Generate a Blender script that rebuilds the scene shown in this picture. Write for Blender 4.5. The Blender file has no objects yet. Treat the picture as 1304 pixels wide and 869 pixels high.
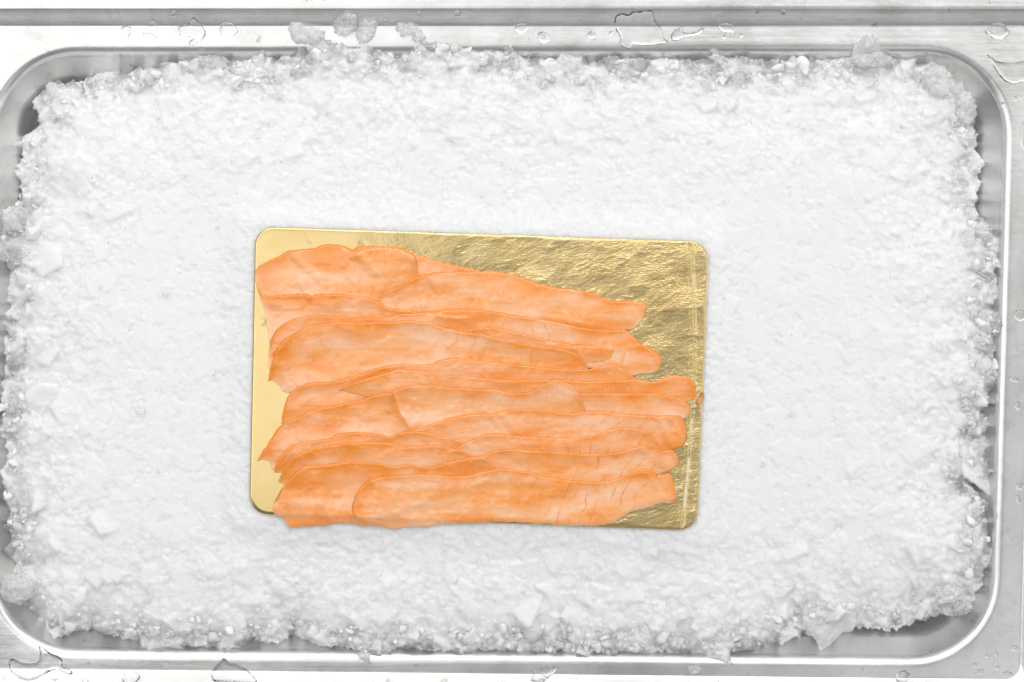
import bpy, bmesh, math, random
import numpy as np
from mathutils import Vector
from mathutils.bvhtree import BVHTree
from mathutils.geometry import delaunay_2d_cdt

C = bpy.context.scene.collection
sc = bpy.context.scene
S = 0.0004            # metres per photograph pixel in the plane of the tray rim
CAM_H = 1.10          # camera height above that plane
R = math.radians

# ------------------------------------------------------------------ camera, world, lamps, exposure
cam = bpy.data.cameras.new('camera')
cam_o = bpy.data.objects.new('camera', cam); C.objects.link(cam_o)
cam_o.location = (0, 0, CAM_H)
cam.sensor_fit = 'HORIZONTAL'
cam.angle = 2*math.atan(1304*S/2/CAM_H)
cam.clip_start = 0.02; cam.clip_end = 50
sc.camera = cam_o

w = bpy.data.worlds.new('World'); sc.world = w; w.use_nodes = True
bg = w.node_tree.nodes['Background']
bg.inputs[0].default_value = (0.95, 0.98, 1.0, 1); bg.inputs[1].default_value = 0.22

def softbox(name, x0, x1, y0, y1, z, L, col=(1, 1, 1)):
    l = bpy.data.lights.new(name, 'AREA'); l.shape = 'RECTANGLE'
    l.size = x1-x0; l.size_y = y1-y0
    l.energy = L*math.pi*l.size*l.size_y; l.color = col
    o = bpy.data.objects.new(name, l); C.objects.link(o)
    o.location = ((x0+x1)/2, (y0+y1)/2, z)
softbox('overhead_panel', -1.50, -0.06, -0.28, 0.21, 1.60, 1.08, (1.0, 0.995, 0.98))
softbox('overhead_panel', -1.50, -0.06, 0.215, 1.30, 1.60, 0.80, (1.0, 0.995, 0.98))
softbox('overhead_panel', 0.00, 1.50, 0.345, 1.30, 1.60, 0.82, (1.0, 0.995, 0.98))
def side_lamp(loc, size, L, col):
    l = bpy.data.lights.new('side_light', 'AREA'); l.shape = 'RECTANGLE'; l.size, l.size_y = size
    l.energy = L*math.pi*size[0]*size[1]; l.color = col
    o = bpy.data.objects.new('side_light', l); C.objects.link(o); o.location = loc
    o.rotation_euler = (-Vector(loc)).to_track_quat('-Z', 'Y').to_euler()
side_lamp((-0.2, 2.0, 0.95), (3.2, 1.0), 0.85, (1.0, 0.995, 0.985))
side_lamp((-2.1, 0.0, 0.85), (2.4, 1.0), 0.32, (0.96, 0.98, 1.0))  # unseen fill added on the left to brighten the basin walls
side_lamp((2.1, 0.0, 0.85), (2.4, 1.0), 1.0, (1.0, 1.0, 0.98))  # likewise added on the right, no window known there
side_lamp((0.0, -2.1, 0.70), (3.0, 0.8), 0.50, (1.0, 1.0, 1.0))  # low front fill, also added for the walls
softbox('glint_strip', -0.95, 0.85, 1.38, 1.47, 1.75, 17.0)  # unseen narrow lamp added to put glints on wet salmon and ice
softbox('softbox', -1.9, 1.9, 1.00, 2.10, 1.90, 1.0)  # unseen, added with the two below for flat overhead light
softbox('softbox', -2.1, -1.10, -0.9, 0.95, 1.72, 0.75, (.98, .99, 1))
softbox('softbox', 1.50, 2.4, -0.9, 0.95, 1.72, 0.8)
softbox('overhead_panel', 0.60, 1.50, -0.29, 0.335, 1.60, 0.42, (1, .985, .93))  # unseen panel added so the right flange reflects a beige tone
softbox('overhead_panel', 0.34, 1.10, -0.95, -0.30, 1.60, 0.55, (.97, .97, 1))  # another added panel, lightens the bottom right flange by reflection

sc.view_settings.view_transform = 'Standard'
sc.view_settings.look = 'None'
sc.view_settings.exposure = 0.39
sc.view_settings.gamma = 1.0
cy = sc.cycles
cy.max_bounces = 20; cy.diffuse_bounces = 8; cy.glossy_bounces = 6
cy.transmission_bounces = 16; cy.transparent_max_bounces = 8
cy.use_denoising = True
cy.blur_glossy = 0.3

# ------------------------------------------------------------------ helpers
def at(px, py, z=0.0):
    k = S*(CAM_H-z)/CAM_H
    return np.array([(px-652)*k, (434.5-py)*k, z]) if np.isscalar(px) else np.stack([(px-652)*k, (434.5-py)*k, np.broadcast_to(z, np.shape(px))], -1)

def link(name, verts, faces, mat, parent=None, smooth=True):
    me = bpy.data.meshes.new(name)
    if isinstance(faces, np.ndarray):
        n = faces.shape[1]
        me.vertices.add(len(verts)); me.vertices.foreach_set('co', np.asarray(verts, np.float32).ravel())
        me.loops.add(faces.size); me.loops.foreach_set('vertex_index', faces.astype(np.int32).ravel())
        me.polygons.add(len(faces))
        me.polygons.foreach_set('loop_start', np.arange(0, faces.size, n, dtype=np.int32))
        me.update(calc_edges=True)
    else:
        me.from_pydata([tuple(map(float, v)) for v in verts], [], [tuple(map(int, f)) for f in faces]); me.update()
    if smooth is not None:
        me.polygons.foreach_set('use_smooth', np.full(len(me.polygons), bool(smooth)))
    for m in (mat if isinstance(mat, (list, tuple)) else [mat]): me.materials.append(m)
    o = bpy.data.objects.new(name, me); C.objects.link(o)
    if parent: o.parent = parent
    return o

def attr(o, name, vals):
    a = o.data.attributes.new(name, 'FLOAT', 'POINT'); a.data.foreach_set('value', np.asarray(vals, np.float32))
def tag(o, label, cat, group=None, kind=None):
    o['label'] = label; o['category'] = cat
    if group: o['group'] = group
    if kind: o['kind'] = kind
    return o

_rs = np.random.RandomState(7)
_tab = _rs.rand(1 << 16)
def vn(x, y, seed=0):
    x = np.asarray(x, float); y = np.asarray(y, float)
    xi = np.floor(x).astype(np.int64); yi = np.floor(y).astype(np.int64)
    fx = x-xi; fy = y-yi; fx = fx*fx*fx*(fx*(fx*6-15)+10); fy = fy*fy*fy*(fy*(fy*6-15)+10)
    def h(a, b): return _tab[((a*73856093) ^ (b*19349663) ^ (seed*83492791)) & 0xffff]
    return (h(xi, yi)*(1-fx)+h(xi+1, yi)*fx)*(1-fy)+(h(xi, yi+1)*(1-fx)+h(xi+1, yi+1)*fx)*fy
def fbm(x, y, seed=0, oct=4, gain=.5):
    s = 0; a = 1; n = 0
    for k in range(oct):
        s = s+a*vn(x*2**k+k*17.3, y*2**k-k*9.1, seed+k); n += a; a *= gain
    return s/n
def dist_poly(P, poly, closed=True):
    """distance from points P (n,2) to a polyline"""
    A = np.asarray(poly, float); B = np.roll(A, -1, 0)
    if not closed: A, B = A[:-1], B[:-1]
    best = np.full(len(P), 1e9)
    for a, b in zip(A, B):
        d = b-a; L2 = max(d@d, 1e-12)
        t = np.clip(((P-a)@d)/L2, 0, 1)
        q = P-a-t[:, None]*d
        best = np.minimum(best, np.einsum('ij,ij->i', q, q))
    return np.sqrt(best)
def inside(P, poly):
    poly = np.asarray(poly, float); x, y = P[:, 0], P[:, 1]
    c = np.zeros(len(P), bool); j = len(poly)-1
    for i in range(len(poly)):
        xi, yi = poly[i]; xj, yj = poly[j]
        if yi != yj: c ^= ((yi > y) != (yj > y)) & (x < (xj-xi)*(y-yi)/(yj-yi)+xi)
        j = i
    return c
def spline(pts, n, closed=False):
    """Catmull-Rom through pts, resampled evenly to n points"""
    p = np.asarray(pts, float)
    if closed: q = np.vstack([p[-1], p, p[0], p[1]])
    else: q = np.vstack([2*p[0]-p[1], p, 2*p[-1]-p[-2]])
    out = []
    t = np.linspace(0, 1, 12, endpoint=False)[:, None]
    for i in range(len(q)-3):
        a, b, c, d = q[i:i+4]
        out.append(.5*((2*b)+(c-a)*t+(2*a-5*b+4*c-d)*t**2+(3*b-a-3*c+d)*t**3))
    out = np.vstack(out+[p[:1] if closed else p[-1:]])
    L = np.r_[0, np.cumsum(np.hypot(*np.diff(out, axis=0).T))]
    s = np.linspace(0, L[-1], n, endpoint=not closed)
    return np.stack([np.interp(s, L, out[:, 0]), np.interp(s, L, out[:, 1])], -1)
def grid_faces(nu, nv, off=0, flip=False):
    i, j = np.meshgrid(np.arange(nu-1), np.arange(nv-1), indexing='ij')
    a = i*nv+j; f = np.stack([a, a+1, a+nv+1, a+nv], -1).reshape(-1, 4)+off
    return f[:, ::-1] if flip else f

# ------------------------------------------------------------------ materials
def new_mat(name):
    m = bpy.data.materials.new(name); m.use_nodes = True
    nt = m.node_tree; b = nt.nodes['Principled BSDF']
    return m, nt, b
def N(nt, t, **kw):
    n = nt.nodes.new(t)
    for k, v in kw.items():
        if k.startswith('i_'): n.inputs[k[2:].replace('_', ' ')].default_value = v
        else: setattr(n, k, v)
    return n
def math_node(nt, op, a, b=None):
    n = nt.nodes.new('ShaderNodeMath'); n.operation = op
    for i, v in enumerate((a, b)):
        if v is None: continue
        if isinstance(v, (int, float)): n.inputs[i].default_value = v
        else: nt.links.new(v, n.inputs[i])
    return n.outputs[0]
def ramp(nt, src, stops):
    n = nt.nodes.new('ShaderNodeValToRGB'); e = n.color_ramp.elements
    while len(e) < len(stops): e.new(0.5)
    for el, (p, c) in zip(e, stops):
        el.position = p; el.color = c if len(c) == 4 else (*c, 1)
    nt.links.new(src, n.inputs[0]); return n.outputs[0]
def mix(nt, f, a, b, blend='MIX'):
    n = nt.nodes.new('ShaderNodeMix'); n.data_type = 'RGBA'; n.blend_type = blend
    for k, v in ((0, f), (6, a), (7, b)):
        if isinstance(v, (int, float)): n.inputs[k].default_value = v
        elif isinstance(v, tuple): n.inputs[k].default_value = v if len(v) == 4 else (*v, 1)
        else: nt.links.new(v, n.inputs[k])
    return n.outputs[2]

def mat_steel(name='brushed_steel', r0=.22, r1=.16, lo=.64, hi=.82):
    m, nt, b = new_mat(name)
    tc = N(nt, 'ShaderNodeTexCoord')
    mp = N(nt, 'ShaderNodeMapping'); mp.inputs['Scale'].default_value = (14, 300, 120)
    nt.links.new(tc.outputs['Object'], mp.inputs[0])
    br = N(nt, 'ShaderNodeTexNoise', i_Scale=1.0, i_Detail=5.0); nt.links.new(mp.outputs[0], br.inputs['Vector'])
    sm = N(nt, 'ShaderNodeTexNoise', i_Scale=22.0, i_Detail=6.0, i_Roughness=.6); nt.links.new(tc.outputs['Object'], sm.inputs['Vector'])
    sp = N(nt, 'ShaderNodeTexNoise', i_Scale=160.0, i_Detail=3.0); nt.links.new(tc.outputs['Object'], sp.inputs['Vector'])
    col = ramp(nt, sm.outputs[0], [(.3, (lo, lo*1.01, lo*.975)), (.7, (hi, hi, hi*.99))])
    spot = ramp(nt, sp.outputs[0], [(.25, (.68, .67, .63)), (.32, (1, 1, 1))])
    nt.links.new(mix(nt, 1.0, col, spot, 'MULTIPLY'), b.inputs['Base Color'])
    b.inputs['Metallic'].default_value = 1
    rr = math_node(nt, 'MULTIPLY_ADD', sm.outputs[0], r1); nt.nodes[-1].inputs[2].default_value = r0
    nt.links.new(rr, b.inputs['Roughness'])
    wm = N(nt, 'ShaderNodeTexNoise', i_Scale=46.0, i_Detail=4.0, i_Distortion=1.2); nt.links.new(tc.outputs['Object'], wm.inputs['Vector'])
    ring_ = ramp(nt, wm.outputs[0], [(.555, (1, 1, 1)), (.575, (.80, .80, .78)), (.59, (.97, .97, .96)), (.7, (.93, .93, .92))])
    src = b.inputs['Base Color'].links[0].from_socket
    nt.links.new(mix(nt, .55, src, mix(nt, 1.0, src, ring_, 'MULTIPLY')), b.inputs['Base Color'])
    bu = N(nt, 'ShaderNodeBump', i_Strength=.18, i_Distance=.0004)
    nt.links.new(br.outputs[0], bu.inputs['Height'])
    bu2 = N(nt, 'ShaderNodeBump', i_Strength=.25, i_Distance=.002)
    nt.links.new(sm.outputs[0], bu2.inputs['Height']); nt.links.new(bu.outputs[0], bu2.inputs['Normal'])
    nt.links.new(bu2.outputs[0], b.inputs['Normal'])
    return m

def mat_water():
    m, nt, b = new_mat('water')
    b.inputs['Base Color'].default_value = (1, 1, 1, 1)
    b.inputs['Roughness'].default_value = 0.0; b.inputs['IOR'].default_value = 1.33
    b.inputs['Transmission Weight'].default_value = 1
    return m

def mat_ice(name, clear_attr=True, clear=0.0, sss=1.0, sc_=.0062):
    """crushed ice: cloudy white (many tiny cracks scatter light) blending to clear refractive ice"""
    m, nt, b = new_mat(name)
    out = nt.nodes['Material Output']
    tc = N(nt, 'ShaderNodeTexCoord')
    n1 = N(nt, 'ShaderNodeTexNoise', i_Scale=260.0, i_Detail=4.0, i_Roughness=.6); nt.links.new(tc.outputs['Object'], n1.inputs['Vector'])
    n2 = N(nt, 'ShaderNodeTexNoise', i_Scale=1100.0, i_Detail=3.0); nt.links.new(tc.outputs['Object'], n2.inputs['Vector'])
    bu = N(nt, 'ShaderNodeBump', i_Strength=.5, i_Distance=.0012); nt.links.new(n1.outputs[0], bu.inputs['Height'])
    bu2 = N(nt, 'ShaderNodeBump', i_Strength=.55, i_Distance=.0005); nt.links.new(n2.outputs[0], bu2.inputs['Height'])
    vo = N(nt, 'ShaderNodeTexVoronoi', i_Scale=620.0); nt.links.new(tc.outputs['Object'], vo.inputs['Vector'])
    bu3 = N(nt, 'ShaderNodeBump', i_Strength=.3, i_Distance=.0006, invert=True); nt.links.new(vo.outputs['Distance'], bu3.inputs['Height']); nt.links.new(bu.outputs[0], bu3.inputs['Normal'])
    nt.links.new(bu3.outputs[0], bu2.inputs['Normal'])
    col = ramp(nt, n1.outputs[0], [(.3, (.975, .98, .982)), (.7, (.99, .992, .992))])
    nt.links.new(col, b.inputs['Base Color'])
    b.inputs['Roughness'].default_value = .08; b.inputs['IOR'].default_value = 1.31
    b.inputs['Subsurface Weight'].default_value = sss; b.inputs['Subsurface Radius'].default_value = (1, 1.02, 1.05); b.inputs['Subsurface Scale'].default_value = sc_
    nt.links.new(bu2.outputs[0], b.inputs['Normal'])
    rl = N(nt, 'ShaderNodeAttribute', attribute_name='coarse')
    nt.links.new(math_node(nt, 'MULTIPLY', rl.outputs['Fac'], .55), bu.inputs['Strength']); nt.links.new(math_node(nt, 'MULTIPLY', rl.outputs['Fac'], .6), bu2.inputs['Strength']); nt.links.new(math_node(nt, 'MULTIPLY', rl.outputs['Fac'], .5), bu3.inputs['Strength'])
    tr = N(nt, 'ShaderNodeBsdfTranslucent'); tr.inputs[0].default_value = (.97, .985, .99, 1)
    nt.links.new(bu2.outputs[0], tr.inputs['Normal'])
    ms = N(nt, 'ShaderNodeMixShader'); ms.inputs[0].default_value = .12
    nt.links.new(b.outputs[0], ms.inputs[1]); nt.links.new(tr.outputs[0], ms.inputs[2])
    gl = N(nt, 'ShaderNodeBsdfPrincipled'); gl.inputs['Base Color'].default_value = (.985, .995, 1, 1)
    gl.inputs['Roughness'].default_value = .06; gl.inputs['IOR'].default_value = 1.31; gl.inputs['Transmission Weight'].default_value = 1
    nt.links.new(bu2.outputs[0], gl.inputs['Normal'])
    m2 = N(nt, 'ShaderNodeMixShader')
    if clear_attr:
        at_ = N(nt, 'ShaderNodeAttribute', attribute_name='clear')
        nt.links.new(at_.outputs['Fac'], m2.inputs[0])
    else: m2.inputs[0].default_value = clear
    nt.links.new(ms.outputs[0], m2.inputs[1]); nt.links.new(gl.outputs[0], m2.inputs[2])
    nt.links.new(m2.outputs[0], out.inputs[0])
    return m

def mat_gold():
    m, nt, b = new_mat('gold_foil')
    tc = N(nt, 'ShaderNodeTexCoord')
    cr = N(nt, 'ShaderNodeAttribute', attribute_name='crinkle')
    b.inputs['Metallic'].default_value = 1
    n0 = N(nt, 'ShaderNodeTexNoise', i_Scale=60.0, i_Detail=4.0); nt.links.new(tc.outputs['Object'], n0.inputs['Vector'])
    nt.links.new(ramp(nt, n0.outputs[0], [(.3, (.585, .435, .195)), (.7, (.66, .51, .26))]), b.inputs['Base Color'])
    rr = math_node(nt, 'MULTIPLY_ADD', n0.outputs[0], .12); nt.nodes[-1].inputs[2].default_value = .12
    nt.links.new(math_node(nt, 'MULTIPLY', rr, math_node(nt, 'SUBTRACT', 1.05, math_node(nt, 'MULTIPLY', cr.outputs['Fac'], .55))), b.inputs['Roughness'])
    mp = N(nt, 'ShaderNodeMapping'); mp.inputs['Scale'].default_value = (620, 1500, 900); mp.inputs['Rotation'].default_value = (0, 0, R(24))
    nt.links.new(tc.outputs['Object'], mp.inputs[0])
    n1 = N(nt, 'ShaderNodeTexNoise', i_Scale=1.0, i_Detail=5.0, i_Roughness=.65); nt.links.new(mp.outputs[0], n1.inputs['Vector'])
    bu = N(nt, 'ShaderNodeBump', i_Distance=.0006)
    nt.links.new(math_node(nt, 'MULTIPLY', cr.outputs['Fac'], .5), bu.inputs['Strength'])
    nt.links.new(n1.outputs[0], bu.inputs['Height'])
    nt.links.new(bu.outputs[0], b.inputs['Normal'])
    return m
def mat_card():
    m, nt, b = new_mat('card_edge')
    b.inputs['Base Color'].default_value = (.78, .70, .50, 1); b.inputs['Roughness'].default_value = .7
    return m

def mat_salmon(i, hue=0.0, dark=0.0):
    m, nt, b = new_mat('salmon_flesh')
    ed = N(nt, 'ShaderNodeAttribute', attribute_name='edge')       # width of the cured rim
    ln = N(nt, 'ShaderNodeAttribute', attribute_name='fibre')
    uv = N(nt, 'ShaderNodeUVMap', uv_map='UVMap')
    tc = N(nt, 'ShaderNodeTexCoord')
    mb = N(nt, 'ShaderNodeMapping'); mb.inputs['Scale'].default_value = (.75, 2.3, 1); mb.inputs['Location'].default_value = (i*3.7, i*1.9, 0); mb.inputs['Rotation'].default_value = (0, 0, R(6*math.sin(i*1.1)))
    nt.links.new(uv.outputs[0], mb.inputs[0])
    big = N(nt, 'ShaderNodeTexNoise', i_Scale=1.5, i_Detail=3.0, i_Roughness=.5, i_Distortion=.35); nt.links.new(mb.outputs[0], big.inputs['Vector'])
    flesh = ramp(nt, big.outputs[0], [(.33, (.90, .295-.05*dark, .060)), (.43, (.93, .385-.06*dark, .120-.03*dark)), (.54, (.945, .470-.07*dark, .232-.06*dark)), (.67, (.955, .565-.06*dark, .35-.07*dark))])
    # muscle fibre lines crossing the slice (darker orange seams)
    mp = N(nt, 'ShaderNodeMapping'); mp.inputs['Scale'].default_value = (1, .30, 1); pass
    uf = N(nt, 'ShaderNodeUVMap', uv_map='Fibre')
    nt.links.new(uf.outputs[0], mp.inputs[0])
    wv = N(nt, 'ShaderNodeTexWave', i_Scale=1.75+.35*math.sin(i*1.7), i_Distortion=1.6, i_Detail=2.0, i_Detail_Scale=1.5); wv.wave_type = 'BANDS'; wv.bands_direction = 'X'
    nt.links.new(mp.outputs[0], wv.inputs['Vector'])
    lines = ramp(nt, wv.outputs[1], [(.935, (0, 0, 0)), (.99, (1, 1, 1))])
    msk = N(nt, 'ShaderNodeTexNoise', i_Scale=4.2, i_Detail=2.0); nt.links.new(uv.outputs[0], msk.inputs['Vector'])
    mk = ramp(nt, msk.outputs[0], [(.44, (0, 0, 0)), (.58, (1, 1, 1))])
    lf = math_node(nt, 'MULTIPLY', math_node(nt, 'MULTIPLY', lines, mk), math_node(nt, 'MULTIPLY', ln.outputs['Fac'], .85))
    c1 = mix(nt, lf, flesh, (.86, .27, .04))
    # pale fat threads
    w2 = N(nt, 'ShaderNodeTexNoise', i_Scale=90.0, i_Detail=2.0, i_Distortion=1.5); nt.links.new(tc.outputs['Object'], w2.inputs['Vector'])
    thr = ramp(nt, w2.outputs[0], [(.488, (0, 0, 0)), (.5, (1, 1, 1)), (.512, (0, 0, 0))])
    c2 = mix(nt, math_node(nt, 'MULTIPLY', thr, .32), c1, (.98, .72, .50))
    # cured, drier amber rim
    e2 = N(nt, 'ShaderNodeTexNoise', i_Scale=130.0, i_Detail=3.0); nt.links.new(tc.outputs['Object'], e2.inputs['Vector'])
    ef = math_node(nt, 'MULTIPLY', ed.outputs['Fac'], math_node(nt, 'ADD', math_node(nt, 'MULTIPLY', e2.outputs[0], .8), .55))
    cl = nt.nodes.new('ShaderNodeClamp'); nt.links.new(ef, cl.inputs[0])
    ft = N(nt, 'ShaderNodeAttribute', attribute_name='fat')
    c3 = mix(nt, ft.outputs['Fac'], mix(nt, cl.outputs[0], c2, (.82, .245, .007)), (.99, .72, .42))
    nt.links.new(c3, b.inputs['Base Color'])
    b.inputs['Subsurface Weight'].default_value = .22
    b.inputs['Subsurface Radius'].default_value = (1.0, .38, .14); b.inputs['Subsurface Scale'].default_value = .0013
    nr = N(nt, 'ShaderNodeTexNoise', i_Scale=180.0, i_Detail=3.0); nt.links.new(tc.outputs['Object'], nr.inputs['Vector'])
    nt.links.new(ramp(nt, nr.outputs[0], [(.35, (.22,)*3), (.65, (.48,)*3)]), b.inputs['Roughness'])
    b.inputs['IOR'].default_value = 1.36
    b.inputs['Coat Weight'].default_value = 1.0; b.inputs['Coat Roughness'].default_value = .13
    f1 = N(nt, 'ShaderNodeTexNoise', i_Scale=420.0, i_Detail=4.0, i_Roughness=.6); nt.links.new(tc.outputs['Object'], f1.inputs['Vector'])
    bu = N(nt, 'ShaderNodeBump', i_Strength=.45, i_Distance=.0006); nt.links.new(f1.outputs[0], bu.inputs['Height'])
    bl = N(nt, 'ShaderNodeBump', i_Strength=.15, i_Distance=-.0003); nt.links.new(lf, bl.inputs['Height']); nt.links.new(bu.outputs[0], bl.inputs['Normal'])
    nt.links.new(bl.outputs[0], b.inputs['Normal'])
    return m

M_BASIN = mat_steel('satin_steel', .32, .16, .78, .92)  # rougher copy of the rim steel, colour lightened to brighten the dim walls
M_STEEL, M_WATER, M_GOLD, M_CARD = mat_steel(), mat_water(), mat_gold(), mat_card()
M_ICE = mat_ice('crushed_ice')
M_ICE_CHUNK = mat_ice('ice_lump', sc_=.001)
M_ICE_GRAIN = mat_ice('ice_grain', sss=0.0)

# ------------------------------------------------------------------ the counter and the steel tray
def counter():
    m, nt, b = new_mat('counter_steel')
    b.inputs['Base Color'].default_value = (.62, .62, .60, 1); b.inputs['Metallic'].default_value = 1; b.inputs['Roughness'].default_value = .35
    n = N(nt, 'ShaderNodeTexNoise', i_Scale=30.0, i_Detail=4.0)
    nt.links.new(ramp(nt, n.outputs[0], [(.3, (.3,)*3), (.7, (.42,)*3)]), b.inputs['Roughness'])
    o = link('counter', [(-1.2, -.9, -.072), (1.2, -.9, -.072), (1.2, .9, -.072), (-1.2, .9, -.072)], [(0, 1, 2, 3)], m)
    o['kind'] = 'structure'; o['label'] = 'steel counter under the tray'; o['category'] = 'counter'
counter()

QUAD = dict(TL=(-13, 61), TR=(1290, 61), BR=(1268, 847), BL=(-15, 834))
def ring(dT, dR, dB, dL, r, z, n_arc=18, n_edge=24):
    """rounded quad in photograph pixels, offset outward per side, as world points at height z"""
    P = [np.array(QUAD[k], float) for k in ('TL', 'TR', 'BR', 'BL')]
    off = [dT, dR, dB, dL]
    lines = []
    for k in range(4):
        a, b = P[k], P[(k+1) % 4]; d = (b-a)/np.hypot(*(b-a)); nrm = np.array([d[1], -d[0]])   # outward in pixel space (y down, clockwise)
        lines.append((a+nrm*off[k], d))
    def isect(l1, l2):
        A = np.array([l1[1], -l2[1]]).T; t = np.linalg.solve(A, l2[0]-l1[0]); return l1[0]+t[0]*l1[1]
    Q = [isect(lines[k-1], lines[k]) for k in range(4)]
    pts = []
    for k in range(4):
        c = Q[k]; d0 = -lines[k-1][1]; d1 = lines[k][1]
        ang = math.acos(np.clip(d0@d1, -1, 1)); t = r/math.tan(ang/2)
        cen = c+(d0+d1)/np.hypot(*(d0+d1))*(r/math.sin(ang/2))
        s, e = c+d0*t, c+d1*t
        a0 = math.atan2(*(s-cen)[::-1]); a1 = math.atan2(*(e-cen)[::-1])
        da = (a1-a0+math.pi) % (2*math.pi)-math.pi
        for i in range(n_arc+1):
            a = a0+da*i/n_arc; pts.append(cen+r*np.array([math.cos(a), math.sin(a)]))
        nx = Q[(k+1) % 4]; d2 = lines[k][1]
        ang2 = math.acos(np.clip((-d2)@lines[(k+1) % 4][1], -1, 1)); e2 = nx-d2*r/math.tan(ang2/2)
        for i in range(1, n_edge): pts.append(e+(e2-e)*i/n_edge)
    pts = np.array(pts)
    return at(pts[:, 0], pts[:, 1], z)

def loft(name, rings, mat, parent, cap=False):
    n = len(rings[0]); v = np.vstack(rings); f = []
    for k in range(len(rings)-1):
        for i in range(n):
            j = (i+1) % n
            f.append((k*n+i, k*n+j, (k+1)*n+j, (k+1)*n+i))
    if cap: f.append(tuple((len(rings)-1)*n+i for i in range(n)))
    f = [t[::-1] for t in f]
    o = link(name, v, f, mat, parent)
    return o, v, f

tray = bpy.data.objects.new('steel_tray', None); C.objects.link(tray)
tag(tray, 'rectangular stainless steel catering tray filled with crushed ice', 'tray')
mm = .001
rim_prof = []
def add(dT, dR, dB, dL, z, r): rim_prof.append(ring(dT, dR, dB, dL, r, z))
# outer skirt, raised bead, step down, flat flange, roll-over into the basin
BZ = 5.5*mm
add(92, 90, 82, 110, -9*mm, 40)
add(92, 90, 82, 110, BZ-3*mm, 40)
add(90, 88, 80, 108, BZ-.8*mm, 38)
add(86, 84, 76, 104, BZ, 36)
for t in np.linspace(0, 1, 3): add(80-26*t, 78-24*t, 70-27*t, 98-26*t, BZ, 34-8*t)
for t, e in ((.03, .004), (.06, .02), (.10, .055), (.30, .27), (.5, .5), (.70, .73), (.90, .945), (.94, .98), (.97, .996), (1, 1)):
    add(51-24*t, 53-23*t, 42-25*t, 70-24*t, BZ*(1-e), 26-6*t)
for t in np.linspace(0, 1, 5): add(25-20*t, 28-23*t, 15.5-10.5*t, 44-39*t, 0, 20+97*t)
for a in np.linspace(0, 62, 11)[1:]:
    s = 5-18*math.sin(R(a)); z = -(1-math.cos(R(a)))*18*S
    add(s, s, s, s, z, 112+s)
loft('rim', rim_prof, M_STEEL, tray)
rings_rim = [r.copy() for r in rim_prof]
bas = [rim_prof[-1].copy()]
for k, z in enumerate((-6*mm, -11.5*mm, -18*mm, -26*mm, -35*mm, -45*mm, -54*mm)):
    q = (0, .52, .74, .86, .93, .97, 1)[k]
    s = -12.5-38*q; bas.append(ring(s, s, s, s, 110+s, z))
for a in np.linspace(15, 90, 6):
    s = -50.5-20*(1-math.cos(R(a))); bas.append(ring(s, s, s, s, 94+s, -54*mm-11*mm*math.sin(R(a))))
loft('basin', bas, M_BASIN, tray, cap=True)

# a height lookup for everything that lies on the steel
def tray_bvh():
    V, F = [], []
    for o in tray.children:
        o0 = len(V); V += [v.co.copy() for v in o.data.vertices]; F += [[i+o0 for i in p.vertices] for p in o.data.polygons]
    return BVHTree.FromPolygons(V, F)
BVH = tray_bvh()
def steel_z(x, y):
    h = BVH.ray_cast(Vector((x, y, .2)), Vector((0, 0, -1)))[0]
    return h.z if h else 0.0

# ------------------------------------------------------------------ crushed ice
ICE_EDGE = [(48,130),(60,112),(85,108),(105,107),(120,98),(140,90),(155,98),(175,88),(195,92),(215,83),(240,80),(262,75),(285,82),(310,80),(330,76),(350,75),(375,72),(395,68),(400,58),(420,52),(460,58),(480,66),(500,70),(522,72),(530,57),(555,54),(585,56),(600,64),(620,68),(645,66),(670,74),(690,80),(715,80),(720,74),(740,84),(770,80),(790,76),(810,82),(830,76),(860,78),(880,80),(905,80),(920,76),(940,74),(960,76),(980,80),(1010,78),(1040,78),(1075,78),(1090,74),(1120,74),(1135,77),(1160,81),(1188,88),(1200,88),(1220,103),(1236,120),(1241,140),(1238,165),(1242,180),(1239,200),(1243,235),(1239,260),(1246,275),(1255,290),(1266,305),(1270,320),(1266,340),(1264,350),(1268,368),(1270,380),(1260,390),(1260,397),(1270,404),(1270,420),(1262,440),(1260,455),(1268,467),(1268,480),(1258,497),(1258,515),(1246,522),(1254,540),(1246,552),(1256,568),(1249,577),(1256,595),(1248,607),(1232,616),(1238,630),(1250,645),(1253,665),(1254,680),(1256,700),(1252,720),(1248,735),(1240,747),(1238,765),(1234,778),(1222,781),(1200,780),(1190,778),(1175,780),(1160,791),(1140,798),(1120,800),(1100,798),(1085,798),(1072,804),(1060,810),(1045,812),(1035,808),(1020,798),(1010,803),(1000,810),(985,813),(965,820),(955,828),(935,829),(918,836),(905,832),(890,833),(870,828),(850,826),(820,830),(800,826),(780,830),(760,828),(735,830),(720,824),(700,827),(680,826),(660,825),(640,828),(600,828),(575,828),(550,824),(530,819),(505,824),(492,831),(478,828),(460,832),(450,824),(430,821),(410,819),(395,814),(380,805),(370,801),(360,813),(340,814),(320,814),(300,822),(286,826),(275,819),(255,820),(235,824),(215,823),(195,820),(180,811),(160,809),(140,809),(120,799),(100,801),(85,807),(65,802),(55,793),(45,779),(30,766),(12,764),(4,750),(8,738),(22,730),(25,720),(17,700),(12,670),(16,650),(8,630),(6,600),(13,580),(10,560),(4,540),(7,500),(13,470),(8,450),(12,420),(17,390),(11,360),(16,345),(8,330),(10,318),(14,300),(8,280),(12,268),(25,262),(30,240),(28,220),(31,200),(30,180),(45,170),(55,158),(51,145)]
EDGE = np.array(ICE_EDGE, float)
BOARD = np.array([(325,288.5),(903,308),(888,676),(317.5,655)], float)   # TL TR BR BL, photograph pixels at the board's top
BOARD_Z = 8.0*mm       # top of the board
BOARD_T = 1.6*mm

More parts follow.
